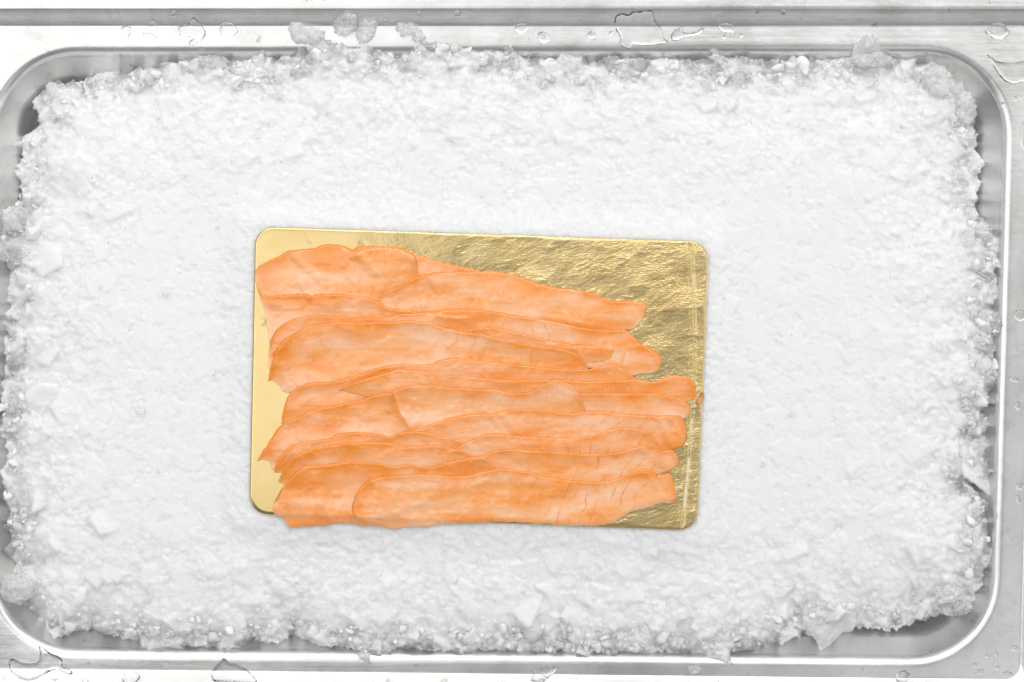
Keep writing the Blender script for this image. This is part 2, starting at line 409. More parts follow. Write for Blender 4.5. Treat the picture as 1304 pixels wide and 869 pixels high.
def ice_height(P):
    """mean height of the heap (m) at pixel points"""
    d = dist_poly(P, EDGE); ins = inside(P, EDGE)
    x, y = P[:, 0], P[:, 1]
    dd = np.where(ins, d, 0)
    dome = 1-np.exp(-dd/44.0)
    inset = dist_poly(P, np.array([QUAD[q] for q in ('TL', 'TR', 'BR', 'BL')], float))-dd      # how far the heap's edge lies inside the rim
    ze = np.interp(inset, [0, 8, 20, 32, 42, 55], [-1.5, -2.5, -5.0, -9.0, -12.0, -14.0])*mm
    z = ze+dome*(3.2*mm-ze)
    cm = 1-.85*np.clip((dd-30)/130, 0, 1)
    z += (fbm(x/70, y/70, 3)-.5)*6*mm*dome*cm+(fbm(x/24, y/24, 11, 3)-.5)*4.5*mm*(.4+.6*dome)*cm
    # pressed flat below the board
    db = dist_poly(P, BOARD); ib = inside(P, BOARD)
    k = np.where(ib, 1, np.exp(-(db/26.0)**2))
    z = z*(1-k)+np.where(ib, BOARD_Z-BOARD_T-.1*mm, BOARD_Z-BOARD_T+.35*mm+z*.12)*k
    return z, dd, ins

def build_ice():
    rs = np.random.RandomState(3)
    st = 1.6
    xs = np.arange(-14, 1302, st); ys = np.arange(34, 850, st)
    X, Y = np.meshgrid(xs, ys, indexing='ij'); P = np.stack([X.ravel(), Y.ravel()], -1)
    z, dd, ins = ice_height(P)
    Z = np.where(ins, z-1.2*mm-np.clip(1-dd/6.0, 0, 1)*2.5*mm, -1.0).reshape(X.shape)
    def scatter(n, rmed, rsig, lift, tilt, edge_only=False):
        p = np.stack([rs.uniform(-8, 1292, n), rs.uniform(42, 840, n)], -1)
        z, dd, ins = ice_height(p)
        ok = ins & (dd > 1)
        if edge_only: ok &= rs.rand(n) < np.exp(-dd/16)
        p, z, dd = p[ok], z[ok], dd[ok]
        calm = 1-.85*np.clip((dd-35)/150, 0, 1)
        near = np.exp(-(dist_poly(p, BOARD)/24.0)**2); near[inside(p, BOARD)] = 1
        r = np.clip(rs.lognormal(math.log(rmed), rsig, len(p)), 1.8, 26)*(1-.35*near)
        z0 = z+(lift+calm*rs.normal(0, .55, len(p))*(1-.8*near)+.9*np.exp(-dd/25)*rs.normal(0, 1, len(p)))*mm
        tl = calm[:, None]*rs.normal(0, tilt, (len(p), 2))*((1+1.0*np.exp(-dd/25))*(1-.75*near))[:, None]
        for k in range(len(p)):
            rr = r[k]; nside = rs.randint(4, 8)
            ang = rs.rand()*6.283+np.arange(nside)*6.283/nside+rs.uniform(-.45, .45, nside)
            rad = rr*rs.uniform(.45, 1.0, nside)
            m = rr*1.5
            i0 = max(int((p[k, 0]-m+14)/st), 0); i1 = min(int((p[k, 0]+m+14)/st)+2, len(xs))
            j0 = max(int((p[k, 1]-m-34)/st), 0); j1 = min(int((p[k, 1]+m-34)/st)+2, len(ys))
            if i1 <= i0 or j1 <= j0: continue
            dx = (xs[i0:i1]-p[k, 0])[:, None]; dy = (ys[j0:j1]-p[k, 1])[None, :]
            g = (np.cos(ang)[:, None, None]*dx+np.sin(ang)[:, None, None]*dy-rad[:, None, None]).max(0)
            h = z0[k]+(tl[k, 0]*dx+tl[k, 1]*dy)*S-np.maximum(g+1.2, 0)*S*1.0
            h = np.where(g < 2.0, h, -1.0)
            if near[k] > .25: h = np.minimum(h, BOARD_Z+.3*mm)
            Z[i0:i1, j0:j1] = np.maximum(Z[i0:i1, j0:j1], h)
    scatter(3200, 11.0, .40, -.8, .12)
    scatter(17000, 5.6, .45, -.5, .17)
    scatter(48000, 2.6, .40, -.30, .34)
    scatter(60000, 4.5, .50, -.6, .35, True)
    ib = (inside(P, BOARD) | (dist_poly(P, BOARD) < 1.2)).reshape(X.shape); Z[ib] = np.minimum(Z[ib], BOARD_Z-BOARD_T-.1*mm)
    keep = Z > -.9
    out = np.zeros_like(keep); out[1:] |= ~keep[:-1]; out[:-1] |= ~keep[1:]; out[:, 1:] |= ~keep[:, :-1]; out[:, :-1] |= ~keep[:, 1:]
    Z = Z+np.where(ib, 0, 1)*(fbm(X/6, Y/6, 71, 3)-.5)*.75*mm*(1-.7*np.clip((dd.reshape(X.shape)-30)/120, 0, 1))
    Z[out & keep] -= 10*mm
    idx = -np.ones(X.shape, int); idx[keep] = np.arange(keep.sum())
    a, b, c, d = idx[:-1, :-1], idx[1:, :-1], idx[1:, 1:], idx[:-1, 1:]
    ok = (a >= 0) & (b >= 0) & (c >= 0) & (d >= 0)
    q = np.stack([a[ok], d[ok], c[ok], b[ok]], -1)
    k = keep.ravel()
    V = at(P[k, 0], P[k, 1], Z.ravel()[k])
    o = link('crushed_ice', V, q, M_ICE, smooth=True)
    ddk = np.where(ins[k], dd[k], 0)
    attr(o, 'coarse', .30+.70*np.exp(-ddk/80))
    attr(o, 'clear', np.clip(np.exp(-ddk/18)*(.04+.55*np.clip((fbm(P[k, 0]/17, P[k, 1]/13, 91, 3)-.50)*7, 0, 1)), 0, .85))
    tag(o, 'heap of white crushed ice filling the steel tray', 'ice', kind='stuff')
    V = np.zeros((0, 3)); base_tri = np.zeros((0, 3), int); clear0 = np.zeros(0)
    # loose splinters, flakes and grains on top
    temps = []
    for t in range(36):
        bm = bmesh.new()
        n = rs.randint(8, 13)
        p = rs.normal(size=(n, 3)); p /= np.linalg.norm(p, axis=1)[:, None]; p *= rs.uniform(.65, 1.1, (n, 1))
        kind = t % 3
        sc_ = ((1, .8, .30), (1, .55, .45), (.85, .8, .7))[kind]
        p *= sc_
        for c_ in p: bm.verts.new(c_)
        r = bmesh.ops.convex_hull(bm, input=bm.verts)
        bmesh.ops.delete(bm, geom=[v for v in bm.verts if not v.link_faces], context='VERTS')
        bmesh.ops.triangulate(bm, faces=bm.faces)
        bm.verts.index_update()
        temps.append((np.array([v.co[:] for v in bm.verts]), np.array([[v.index for v in f.verts] for f in bm.faces])))
        bm.free()
    n_flat = len(temps)
    for t in range(14):
        bm = bmesh.new(); bmesh.ops.create_icosphere(bm, subdivisions=2, radius=1)
        for v_ in bm.verts:
            c_ = v_.co; k_ = .55+.9*vn(c_.x*1.3+t*7.1+40, c_.y*1.3+c_.z*.9+t*3.7+40, 77+t)
            v_.co = Vector((c_.x*k_, c_.y*k_*.85, c_.z*k_*.6))
        bm.verts.index_update()
        temps.append((np.array([v.co[:] for v in bm.verts]), np.array([[v.index for v in f.verts] for f in bm.faces])))
        bm.free()
    def sample(n, test):
        out = []
        got = 0
        while got < n:
            p = np.stack([rs.uniform(-10, 1295, n*2), rs.uniform(40, 842, n*2)], -1)
            p = p[test(p)]; out.append(p); got += len(p)
        return np.vstack(out)[:n]
    in_pile = lambda p: inside(p, EDGE) & ~inside(p, BOARD)
    groups = []
    p = sample(120, in_pile); groups.append((p, rs.lognormal(math.log(4.5), .35, len(p)), -.4, 0))
    p = sample(60, in_pile); groups.append((p, rs.lognormal(math.log(2.4), .35, len(p)), -.2, 0))
    fr = lambda p: inside(p, EDGE) & (dist_poly(p, EDGE) < 36*rs.rand(len(p))**1.5+1)
    p = sample(1500, fr); groups.append((p, rs.lognormal(math.log(5.6), .5, len(p)), 0, 1))
    p = sample(1300, fr); groups.append((p, rs.lognormal(math.log(3.8), .45, len(p)), 0, 2))
    Vs, Ts, Cs, Sm = [V], [base_tri], [clear0], [np.ones(len(base_tri), bool)]; off = len(V)
    db_all = lambda p: dist_poly(p, BOARD)
    for p, size, lift, fringe in groups:
        z, dd, ins = ice_height(p)
        size = np.clip(size, 1.4, 17)
        # keep shards near the board lower than its face
        near = np.exp(-(db_all(p)/22.0)**2)
        size = size*(1-.55*near)
        if fringe: z = z+.6*mm-rs.rand(len(p))**2*7*mm*np.exp(-dd/12)+rs.normal(0, .8*mm, len(p))
        else: z = z+lift*mm*.5+rs.normal(0, .9*mm, len(p))*(1-.7*near)-near*.6*mm
        z = np.where(near > .3, np.minimum(z, BOARD_Z-BOARD_T-size*S*.55), z)
        clear = np.clip(rs.uniform(0, .85, len(p)), 0, .95) if fringe else rs.uniform(.4, .9, len(p))
        q = rs.normal(size=(len(p), 4))
        if not fringe: q[:, 1:3] *= .28            # mostly lying flat
        q /= np.linalg.norm(q, axis=1)[:, None]
        w_, x_, y_, z_ = q.T
        Rm = np.stack([1-2*(y_**2+z_**2), 2*(x_*y_-z_*w_), 2*(x_*z_+y_*w_), 2*(x_*y_+z_*w_), 1-2*(x_**2+z_**2), 2*(y_*z_-x_*w_), 2*(x_*z_-y_*w_), 2*(y_*z_+x_*w_), 1-2*(x_**2+y_**2)], -1).reshape(-1, 3, 3)
        pos = at(p[:, 0], p[:, 1], z)
        ti = rs.randint(0, n_flat, len(p)) if fringe < 2 else rs.randint(n_flat, len(temps), len(p))
        for t, (tv, tf) in enumerate(temps):
            sel = np.where(ti == t)[0]
            if not len(sel): continue
            vv = np.einsum('nij,vj->nvi', Rm[sel], tv)*(size[sel]*S)[:, None, None]+pos[sel][:, None, :]
            nv = len(tv)
            ff = tf[None]+(np.arange(len(sel))*nv)[:, None, None]+off
            Vs.append(vv.reshape(-1, 3)); Ts.append(ff.reshape(-1, 3)); Sm.append(np.full(len(sel)*len(tf), t >= n_flat)); Cs.append(np.repeat(clear[sel], nv)); off += len(sel)*nv
    V = np.vstack(Vs); T = np.vstack(Ts)
    o = link('ice_grains', V, T, M_ICE_GRAIN, smooth=None)
    sm = np.concatenate(Sm)
    o.data.polygons.foreach_set('use_smooth', sm)
    attr(o, 'clear', np.concatenate(Cs)); attr(o, 'coarse', np.ones(len(V)))
    tag(o, 'loose glassy ice grains and splinters along the edge of the heap', 'ice grains', kind='stuff')
build_ice()

# ------------------------------------------------------------------ shapes filled from an outline (drops, ice lumps)
def filled(outline, spacing, n=48):
    o = spline(outline, n, closed=True)
    x0, y0 = o.min(0); x1, y1 = o.max(0)
    gx, gy = np.meshgrid(np.arange(x0, x1, spacing), np.arange(y0, y1, spacing*.87))
    gx[1::2] += spacing/2
    g = np.stack([gx.ravel(), gy.ravel()], -1)
    if len(g): g = g[inside(g, o)]
    if len(g): g = g[dist_poly(g, o) > spacing*.45]
    # a ring just inside the outline keeps the meniscus crisp
    pts = np.vstack([o, g]) if len(g) else o
    r = delaunay_2d_cdt([Vector(p) for p in pts], [(i, (i+1) % n) for i in range(n)], [], 1, 1e-6)
    return o, np.array([v[:] for v in r[0]]), [tuple(f) for f in r[2]]
def solid_from(name, P, tris, ztop, zbot, mat, smooth=True):
    n = len(P)
    T = at(P[:, 0], P[:, 1], ztop); B = at(P[:, 0], P[:, 1], zbot)
    tri = []
    for f in tris:
        a, b, c = (P[i] for i in f[:3])
        area = (b[0]-a[0])*(c[1]-a[1])-(b[1]-a[1])*(c[0]-a[0])
        tri.append(f[::-1] if area > 0 else f)          # pixel y runs down: make them face up
    from collections import Counter
    e = {}
    for f in tri:
        for i in range(len(f)): e[(f[i], f[(i+1) % len(f)])] = 1
    side = [(b, a, a+n, b+n) for (a, b) in e if (b, a) not in e]
    faces = [tuple(f) for f in tri]+[tuple(i+n for i in f[::-1]) for f in tri]+side
    return link(name, np.vstack([T, B]), faces, mat, smooth=smooth)

def water(name, outline, label, h=1.1, e=6.0, cat='water drop', group='water drops on the steel tray rim', spacing=None):
    outline = np.array(outline, float)
    ext = (outline.max(0)-outline.min(0)).min()
    sp = spacing or max(.9, min(2.2, ext/9))
    o, P, tris = filled(outline, sp, 64 if ext > 15 else 36)
    d = dist_poly(P, o)
    e = min(e, ext/2)
    k = np.clip(d/e, 0, 1)
    zz = (.35*np.sqrt(np.clip(1-(1-k)**2, 0, 1))+.65*k*(2-k))*h*mm*.52
    base = np.array([steel_z(*at(p[0], p[1], 0.0)[:2]) for p in P])+.00006
    ob = solid_from(name, P, tris, base+zz+.00004, base, M_WATER)
    tag(ob, label, cat, group)
    return ob
def ell(x, y, w_, h_, rot=0, wob=.10, seed=0):
    rs = np.random.RandomState(int(x*7+y*13+seed)); t = np.linspace(0, 2*math.pi, 12, endpoint=False)
    r = 1+rs.uniform(-wob, wob, 12)
    a, b = w_/2*np.cos(t)*r, h_/2*np.sin(t)*r
    c, s = math.cos(R(rot)), math.sin(R(rot))
    return np.stack([x+a*c-b*s, y+a*s+b*c], -1)

# (x, y, w, h, rot, height mm, label)
DROPS = [
 (195,33,13,11,20,.9,'oval drop nearest the top left corner on the dark step of the rim'),
 (190,46,18,8,12,.7,'flat slanted drop below the oval drop on the top left rim'),
 (221,18,7,8,30,.6,'small drop high on the dark step of the top rim, left part'),
 (291,38,24,19,8,1.6,'thick squarish drop with bright rim, left part of the top rim'),
 (257,62,8,4,0,.4,'tiny flat drop right below the clear wet patch at top left'),
 (16,150,9,14,15,.7,'drop on the upper left inner wall of the tray'),
 (14,161,4,5,0,.4,'tiny drop just under the drop on the upper left inner wall'),
 (491,27,7,9,-40,.5,'small drop on the dark step right of the two ice lumps'),
 (533,18,7,8,-40,.5,'small slanted drop on the dark step above the ice spill'),
 (582,18,9,8,-35,.6,'small slanted drop on the dark step, middle of the top rim'),
 (605,15,5,7,0,.4,'tiny upright drop on the dark step, middle of the top rim'),
 (664,36,20,13,0,1.0,'half round drop straddling the dark step, middle of the top rim'),
 (692,48,17,14,25,1.1,'tear shaped drop on the bright flange, middle of the top rim'),
 (753,45,13,9,10,.9,'flat round drop left of the big puddle on the top rim'),
 (778,43,6,7,0,.6,'tiny round drop touching the big puddle on the top rim'),
 (738,24,5,6,0,.4,'tiny drop on the dark step left of the big puddle'),
 (677,64,9,6,0,.5,'small round drop hanging at the inner edge above the ice, middle'),
 (926,36,24,11,12,.9,'long flat drop right of the second puddle on the top rim'),
 (922,47,7,5,0,.5,'tiny drop below the long flat drop on the top rim'),
 (944,45,7,5,10,.5,'tiny drop right of the long flat drop on the top rim'),
 (964,14,9,11,25,.9,'round drop on the upper edge of the dark step, right part'),
 (997,16,7,8,20,.7,'round bead of water on the dark step, right part of the top rim'),
 (1036,24,4,5,0,.4,'tiny drop on the dark step left of the tall ice spire'),
 (1002,68,9,6,0,.6,'small oval drop at the inner edge left of the tall ice spire'),
 (1190,15,4,5,0,.4,'tiny drop high on the dark step toward the top right corner'),
 (1217,75,6,6,20,.5,'small drop on the curved inner edge at the top right corner'),
 (1270,40,30,20,3,1.7,'large oval drop on the flange near the top right corner'),
 (1293,126,6,7,10,.5,'small drop under the bent puddle at the top right'),
 (1277,134,7,8,20,.7,'round drop on the curved edge at the right end of the ice'),
 (1272,155,5,9,-15,.6,'slim drop on the upper right inner wall'),
 (1304,175,10,38,0,1.3,'tall drop cut by the right frame edge'),
 (1299,402,17,15,-20,1.1,'ring like round drop on the right flange beside the ice tip'),
 (1291,483,13,7,20,.6,'flat pale drop on the right flange, midway down'),
 (1296,517,8,11,10,.7,'arched drop on the right flange below the flat pale drop'),
 (1298,620,9,8,25,.7,'curved drop on the right flange, upper of two'),
 (1297,636,7,12,-20,.7,'curved drop on the right flange, lower of two'),
 (1268,612,4,12,5,.5,'slim upright drop on the lower right inner wall'),
 (1266,656,8,13,0,.8,'pale upright drop on the lower right inner edge'),
 (1079,827,12,8,15,.7,'pale flat drop in the basin right of the pointed ice piece'),
 (167,863,22,16,-10,1.4,'half round drop on the bottom rim, left part'),
 (70,864,7,5,0,.5,'tiny drop below the branching puddle at bottom left'),
 (108,866,9,7,20,.6,'small drop right of the branching puddle at bottom left'),
 (1150,862,19,16,-20,1.5,'thick bright drop on the bottom rim, right part'),
 (1248,856,13,6,-20,.6,'flat slanted drop in the bottom right corner, leftmost of its cluster'),
 (1257,836,5,5,0,.5,'tiny drop in the bottom right corner, topmost left of its cluster'),
 (1269,833,5,7,15,.5,'tiny upright drop in the bottom right corner, topmost of its cluster'),
 (1241,847,8,5,-20,.5,'small slanted drop at the upper left of the bottom right cluster'),
 (1270,851,7,5,0,.5,'small drop at the lower right of the bottom right cluster'),
 (1292,826,9,7,-15,.6,'small drop on the outer bead near the bottom right corner'),
 (1284,859,13,7,10,.7,'drop against the outer bead in the bottom right corner'),
]
for x, y, w_, h_, rot, hh, lab in DROPS:
    water('water_drop', ell(x, y, w_, h_, rot), lab, hh, 5)
PUDDLES = [
 ([(228,34),(240,30),(246,23),(252,28),(258,34),(262,42),(258,50),(248,56),(243,59),(241,53),(246,49),(238,46),(229,44)],'clear wet patch with a curved right edge on the top left rim', .9),
 ([(154,36),(160,33),(168,35),(174,31),(166,37),(166,43),(162,47),(157,42)],'three pointed drop on the bright flange at top left', .7),
 ([(783,35),(784,22),(793,18),(800,20),(806,16),(818,15),(831,15),(834,27),(842,36),(845,48),(851,54),(838,57),(820,58),(806,57),(803,62),(796,61),(789,56),(790,48)],'big spreading puddle crossing the dark step, top rim', 1.0),
 ([(855,50),(857,40),(866,35),(873,33),(869,40),(880,42),(893,36),(896,39),(888,44),(874,47),(862,52)],'thin branched puddle right of the big puddle on the top rim', .7),
 ([(1257,70),(1264,74),(1272,79),(1290,80),(1312,79),(1316,100),(1300,105),(1288,107),(1278,102),(1270,92),(1264,82)],'bent puddle with a dark outline at the top right corner', .9),
 ([(11,843),(16,839),(28,844),(40,845),(48,843),(51,832),(49,823),(55,824),(64,832),(74,836),(80,842),(79,848),(88,852),(93,857),(86,859),(74,853),(64,855),(52,861),(38,866),(24,863),(14,855)],'branching puddle in the bottom left corner of the rim', 1.1),
 ([(269,859),(274,850),(280,843),(285,838),(291,843),(302,846),(313,852),(321,860),(327,869),(312,870),(285,868),(272,867)],'large pointed drop on the bottom rim, left part', 1.5),
]
for ol, lab, hh in PUDDLES:
    water('water_puddle', ol, lab, hh, 6, 'puddle', 'water puddles on the steel tray rim')

# ------------------------------------------------------------------ single lumps of ice one can tell apart
def lump(outline, z0, thick, label, clear=.5, rough=1.0, seed=0, zdrop=0.0, on_steel=False):
    outline = np.array(outline, float)
    rs = np.random.RandomState(seed+int(outline[0, 0]))
    o = spline(outline, 70, closed=True)
    a_ = np.arange(70)
    o = o+np.stack([fbm(a_/3.0, a_*0+seed, 51, 3)-.5, fbm(a_/3.0, a_*0+seed, 57, 3)-.5], -1)*4.5*rough+rs.normal(0, .3*rough, o.shape)
    n = len(o); sp = 2.2
    x0, y0 = o.min(0); x1, y1 = o.max(0)
    g = np.stack([a.ravel() for a in np.meshgrid(np.arange(x0, x1, sp), np.arange(y0, y1, sp))], -1)+rs.uniform(-.7, .7, (len(np.arange(x0, x1, sp))*len(np.arange(y0, y1, sp)), 2))
    g = g[inside(g, o)]; g = g[dist_poly(g, o) > 1.2]
    r = delaunay_2d_cdt([Vector(p) for p in np.vstack([o, g])], [(i, (i+1) % n) for i in range(n)], [], 1, 1e-6)
    P = np.array([v[:] for v in r[0]]); tris = [tuple(f) for f in r[2]]
    d = dist_poly(P, o); e = min(9.0, d.max()*.8+.1); k = np.clip(d/e, 0, 1)
    prof = np.sqrt(np.clip(1-(1-k)**2, 0, 1))
    bump = (fbm(P[:, 0]/9, P[:, 1]/9, seed+50, 3)-.5)*1.1+(fbm(P[:, 0]/3.5, P[:, 1]/3.5, seed+70, 2)-.5)*.55*rough
    z = prof*thick*mm*(.7 if on_steel else .5)*(1+.6*bump)
    base = np.array([steel_z(*at(p[0], p[1], 0.0)[:2]) for p in P])+.0001 if on_steel else np.full(len(P), z0*mm)
    bot = base if on_steel else base-prof*thick*mm*.6
    ob = solid_from('ice_lump', P, tris, base+z+.0002, bot, M_ICE_CHUNK, smooth=rough < .8)
    attr(ob, 'coarse', np.ones(2*len(P))); attr(ob, 'clear', np.clip(clear+np.r_[bump, bump]*.35, 0, 1))
    tag(ob, label, 'ice lump', 'single lumps of ice at the edge of the heap')
LUMPS = [
 ([(369,30),(380,29),(392,35),(405,34),(415,40),(412,49),(402,55),(390,57),(376,55),(369,45)],0,5,'grainy flat ice lump on the top flange, leftmost of the spilled lumps',.55,1.2,True),
 ([(424,33),(428,24),(436,18),(448,17),(455,24),(455,36),(448,43),(436,45),(426,42)],0,6,'round clear ice lump across the dark step of the top rim',.7,.9,True),
 ([(456,28),(462,24),(470,27),(478,24),(478,40),(474,50),(464,56),(456,55),(453,44)],0,6,'upright ice lump right beside the round one on the top rim',.6,1.1,True),
 ([(504,34),(510,29),(522,30),(532,34),(538,40),(544,52),(536,58),(526,52),(522,44),(512,46),(505,40)],0,4,'thin bent trail of ice grains on the top flange',.65,1.3,True),
 ([(1083,76),(1087,64),(1092,52),(1098,44),(1106,46),(1113,42),(1120,50),(1120,60),(1128,68),(1137,75),(1128,84),(1108,86),(1092,84)],3,8,'tall ice spire leaning over the top rim near the right corner',.6,1.1,False),
 ([(1022,796),(1036,812),(1044,828),(1056,822),(1072,806),(1090,796),(1086,770),(1070,748),(1040,752),(1022,770)],-7,6,'smooth pointed ice piece hanging at the bottom edge on the right',.35,.5,False),
 ([(1,745),(8,733),(22,730),(38,738),(48,748),(42,760),(28,766),(12,767),(2,760)],-2,6,'flat ice piece lying across the lower left inner edge',.65,.8,False),
 ([(2,279),(10,268),(24,264),(36,266),(44,280),(36,294),(20,297),(9,288)],-3,5,'pointed ice piece at the upper left edge of the heap',.75,1.0,False),
 ([(3,322),(10,314),(26,312),(40,322),(40,334),(24,336),(8,330)],-3,4,'rounded ice piece below the pointed one at the left edge',.8,.9,False),
 ([(1250,290),(1262,290),(1272,298),(1284,306),(1274,318),(1268,332),(1258,330),(1250,312)],-6,4,'clear ice flake sticking out of the right edge',.75,.8,False),
 ([(1240,360),(1256,352),(1268,362),(1276,374),(1281,380),(1272,386),(1262,380),(1246,378)],-5,4,'pointed ice splinter on the right edge above the frosty lump',.4,.8,False),
 ([(1262,400),(1272,396),(1282,394),(1288,404),(1284,414),(1280,426),(1270,432),(1262,420)],-4,5,'frosty grainy ice lump touching the right flange',.6,1.4,False),
 ([(1226,526),(1240,532),(1256,536),(1263,541),(1252,546),(1238,550),(1226,546)],-6,4,'upper sharp ice spike on the right edge',.7,.7,False),
 ([(1228,556),(1240,556),(1252,561),(1268,567),(1256,572),(1240,578),(1228,576)],-6,4,'lower sharp ice spike on the right edge',.7,.7,False),
 ([(252,78),(258,73),(268,70),(280,71),(290,75),(294,82),(284,88),(266,90),(254,87)],-2,4,'smooth clear lens of ice at the top left edge of the heap',.85,.4,False),
 ([(766,80),(768,74),(776,71),(786,72),(793,78),(794,86),(784,90),(772,89)],-2,4,'clear dome of ice at the top edge below the big puddle',.8,.5,False),
 ([(803,84),(806,76),(814,73),(822,77),(824,86),(818,92),(808,92)],-2,4,'small clear ice dome right of the larger dome',.75,.6,False),
 ([(1172,90),(1184,86),(1200,84),(1206,94),(1214,108),(1206,122),(1188,120),(1174,106)],0,6,'spiky white ice lump at the top right corner of the heap',.55,1.1,False),
 ([(1222,118),(1232,116),(1241,128),(1244,142),(1238,156),(1226,158),(1218,140)],-6,4,'thin clear ice flake at the upper right corner of the heap',.65,1.0,False),
 ([(875,850),(881,847),(893,847),(892,854),(888,860),(880,859),(876,855)],0,3,'clear ice crystal lying on the bottom rim',.8,.4,True),
 ([(677,864),(684,852),(695,849),(709,848),(708,856),(700,862),(692,868),(680,868)],0,2,'thin clear ice sliver melting on the bottom rim',.9,.5,True),
 ([(1196,770),(1202,758),(1216,756),(1232,762),(1238,776),(1226,784),(1204,784)],-8,4,'flat milky ice flake at the bottom right corner of the heap',.7,.8,False),
]
for k, (ol, z0, th, lab, cl, ro, on) in enumerate(LUMPS):
    lump(ol, z0, th, lab, cl, ro, k*3+1, on_steel=on)

# ------------------------------------------------------------------ gold board
def build_board():
    TL, TR, BR, BL = BOARD
    nu, nv = 520, 340
    rad = 25.0; Hh = 367.0; Ww = 575.0
    vv = np.linspace(0, 1, nv); y = vv*Hh
    ins = np.where(y < rad, rad-np.sqrt(np.clip(rad**2-(rad-y)**2, 0, None)), np.where(y > Hh-rad, rad-np.sqrt(np.clip(rad**2-(y-Hh+rad)**2, 0, None)), 0))
    u = np.linspace(0, 1, nu)[:, None]
    xx = (ins[None, :]+u*(Ww-2*ins[None, :]))/Ww
    V2 = np.broadcast_to(vv[None, :], xx.shape)
    P = ((1-xx)*(1-V2))[..., None]*TL+(xx*(1-V2))[..., None]*TR+(xx*V2)[..., None]*BR+((1-xx)*V2)[..., None]*BL
    P = P.reshape(-1, 2); x, yy = P.T
    dE = np.minimum.reduce([dist_poly(P, P.reshape(nu, nv, 2)[:, 0], False), dist_poly(P, P.reshape(nu, nv, 2)[:, -1], False)]) if False else None
    # distance to the rim, analytic in board coordinates
    X, Y = xx.ravel()*Ww, V2.ravel()*Hh
    qx = np.abs(X-Ww/2)-(Ww/2-rad); qy = np.abs(Y-Hh/2)-(Hh/2-rad)
    dE = -(np.hypot(np.maximum(qx, 0), np.maximum(qy, 0))+np.minimum(np.maximum(qx, qy), 0)-rad)
    # where the foil is crinkled: smooth at the left, strongly crumpled at the right
    cr = np.clip((x-420)/330, 0, 1)
    cr = np.where(yy > 480, np.clip((x-700)/60, 0, 1)*.95, cr)
    cr = np.clip(cr*(.55+.9*fbm(x/60, yy/45, 4)), 0, 1)+.03
    fan = yy+.30*(x-700)+26*(fbm(x/70, yy/70, 8)-.5)           # long wavy wrinkles running down to the left
    wr = np.abs(fbm(x/24+fan/50, fan/6.5, 14, 4)-.5)*2
    fine = np.abs(fbm(x/9, yy/7, 24, 3)-.5)*2
    z = cr*((wr-.3)*.36+(fine-.3)*.24+(fbm(x/40, yy/30, 33, 2)-.5)*2.0)*mm*.62
    # scattered small cracks in the pale upper part
    ck = np.clip(fbm(x/14, yy/10, 41, 4)-.60, 0, 1)*np.clip((fbm(x/45, yy/30, 44)-.45)*6, 0, 1)*(yy < 400)
    z -= ck*2.2*mm*.2
    # score line near the right edge
    sl = np.array([(876,300),(882,330),(884,380),(885,440),(882,520),(877,590),(869,672)], float)
    ds = dist_poly(P, sl, False)
    z -= .35*mm*np.exp(-(ds/1.6)**2)-.16*mm*np.exp(-((ds-4)/2.0)**2)
    for bx, by, br_ in ((887,428,4),(838,410,5),(700,315,6),(335,410,5)):
        z += .22*mm*np.exp(-((x-bx)**2+(yy-by)**2)/br_**2)
    z = z*np.clip(dE/5, 0, 1)
    z += .5*mm*(np.sqrt(np.clip(1-(1-np.clip(dE/4.5, 0, 1))**2, 0, 1))-1)
    top = at(x, yy, BOARD_Z+z)
    o_board = None
    # card core
    b = np.concatenate([np.arange(nu)*nv, (nu-1)*nv+np.arange(1, nv), (np.arange(nu-2, -1, -1))*nv+nv-1, np.arange(nv-2, 0, -1)])
    rim_up = top[b].copy(); rim_up[:, 2] = BOARD_Z-.55*mm; rim_dn = rim_up.copy(); rim_dn[:, 2] = BOARD_Z-BOARD_T
    n = len(b)
    cv = np.vstack([rim_up, rim_dn]); cf = [tuple(range(n))[::-1], tuple(range(n, 2*n))]+[(i, (i+1) % n, (i+1) % n+n, i+n) for i in range(n)]
    core = link('cake_board', cv, cf, M_CARD, smooth=False)
    tag(core, 'rectangular gold foil board with rounded corners under the sliced salmon', 'cake board')
    f = grid_faces(nu, nv)[:, ::-1]
    foil = link('gold_foil', top, f, M_GOLD, core)
    attr(foil, 'crinkle', np.clip(cr, 0, 1))
build_board()

# ------------------------------------------------------------------ salmon slices: each drapes over the ones laid before it
RES = 1.25
X0, Y0, X1, Y1 = 300, 285, 930, 700
GX = np.arange(X0, X1, RES); GY = np.arange(Y0, Y1, RES)
gX, gY = np.meshgrid(GX, GY, indexing='ij'); GP = np.stack([gX.ravel(), gY.ravel()], -1)
H = np.where(inside(GP, BOARD), BOARD_Z+.5*mm, BOARD_Z-1.2*mm).reshape(gX.shape)
def blur(a, s):
    n = int(3*s)+1; k = np.exp(-np.arange(-n, n+1)**2/(2*s*s)); k /= k.sum()
    p = np.pad(a, n, mode='edge')
    p = np.apply_along_axis(lambda r: np.convolve(r, k, 'valid'), 0, p)
    return np.apply_along_axis(lambda r: np.convolve(r, k, 'valid'), 1, p)
def bil(a, P):
    fx = np.clip((P[:, 0]-X0)/RES, 0, a.shape[0]-1.001); fy = np.clip((P[:, 1]-Y0)/RES, 0, a.shape[1]-1.001)
    i, j = fx.astype(int), fy.astype(int); fx -= i; fy -= j
    return (a[i, j]*(1-fx)+a[i+1, j]*fx)*(1-fy)+(a[i, j+1]*(1-fx)+a[i+1, j+1]*fx)*fy
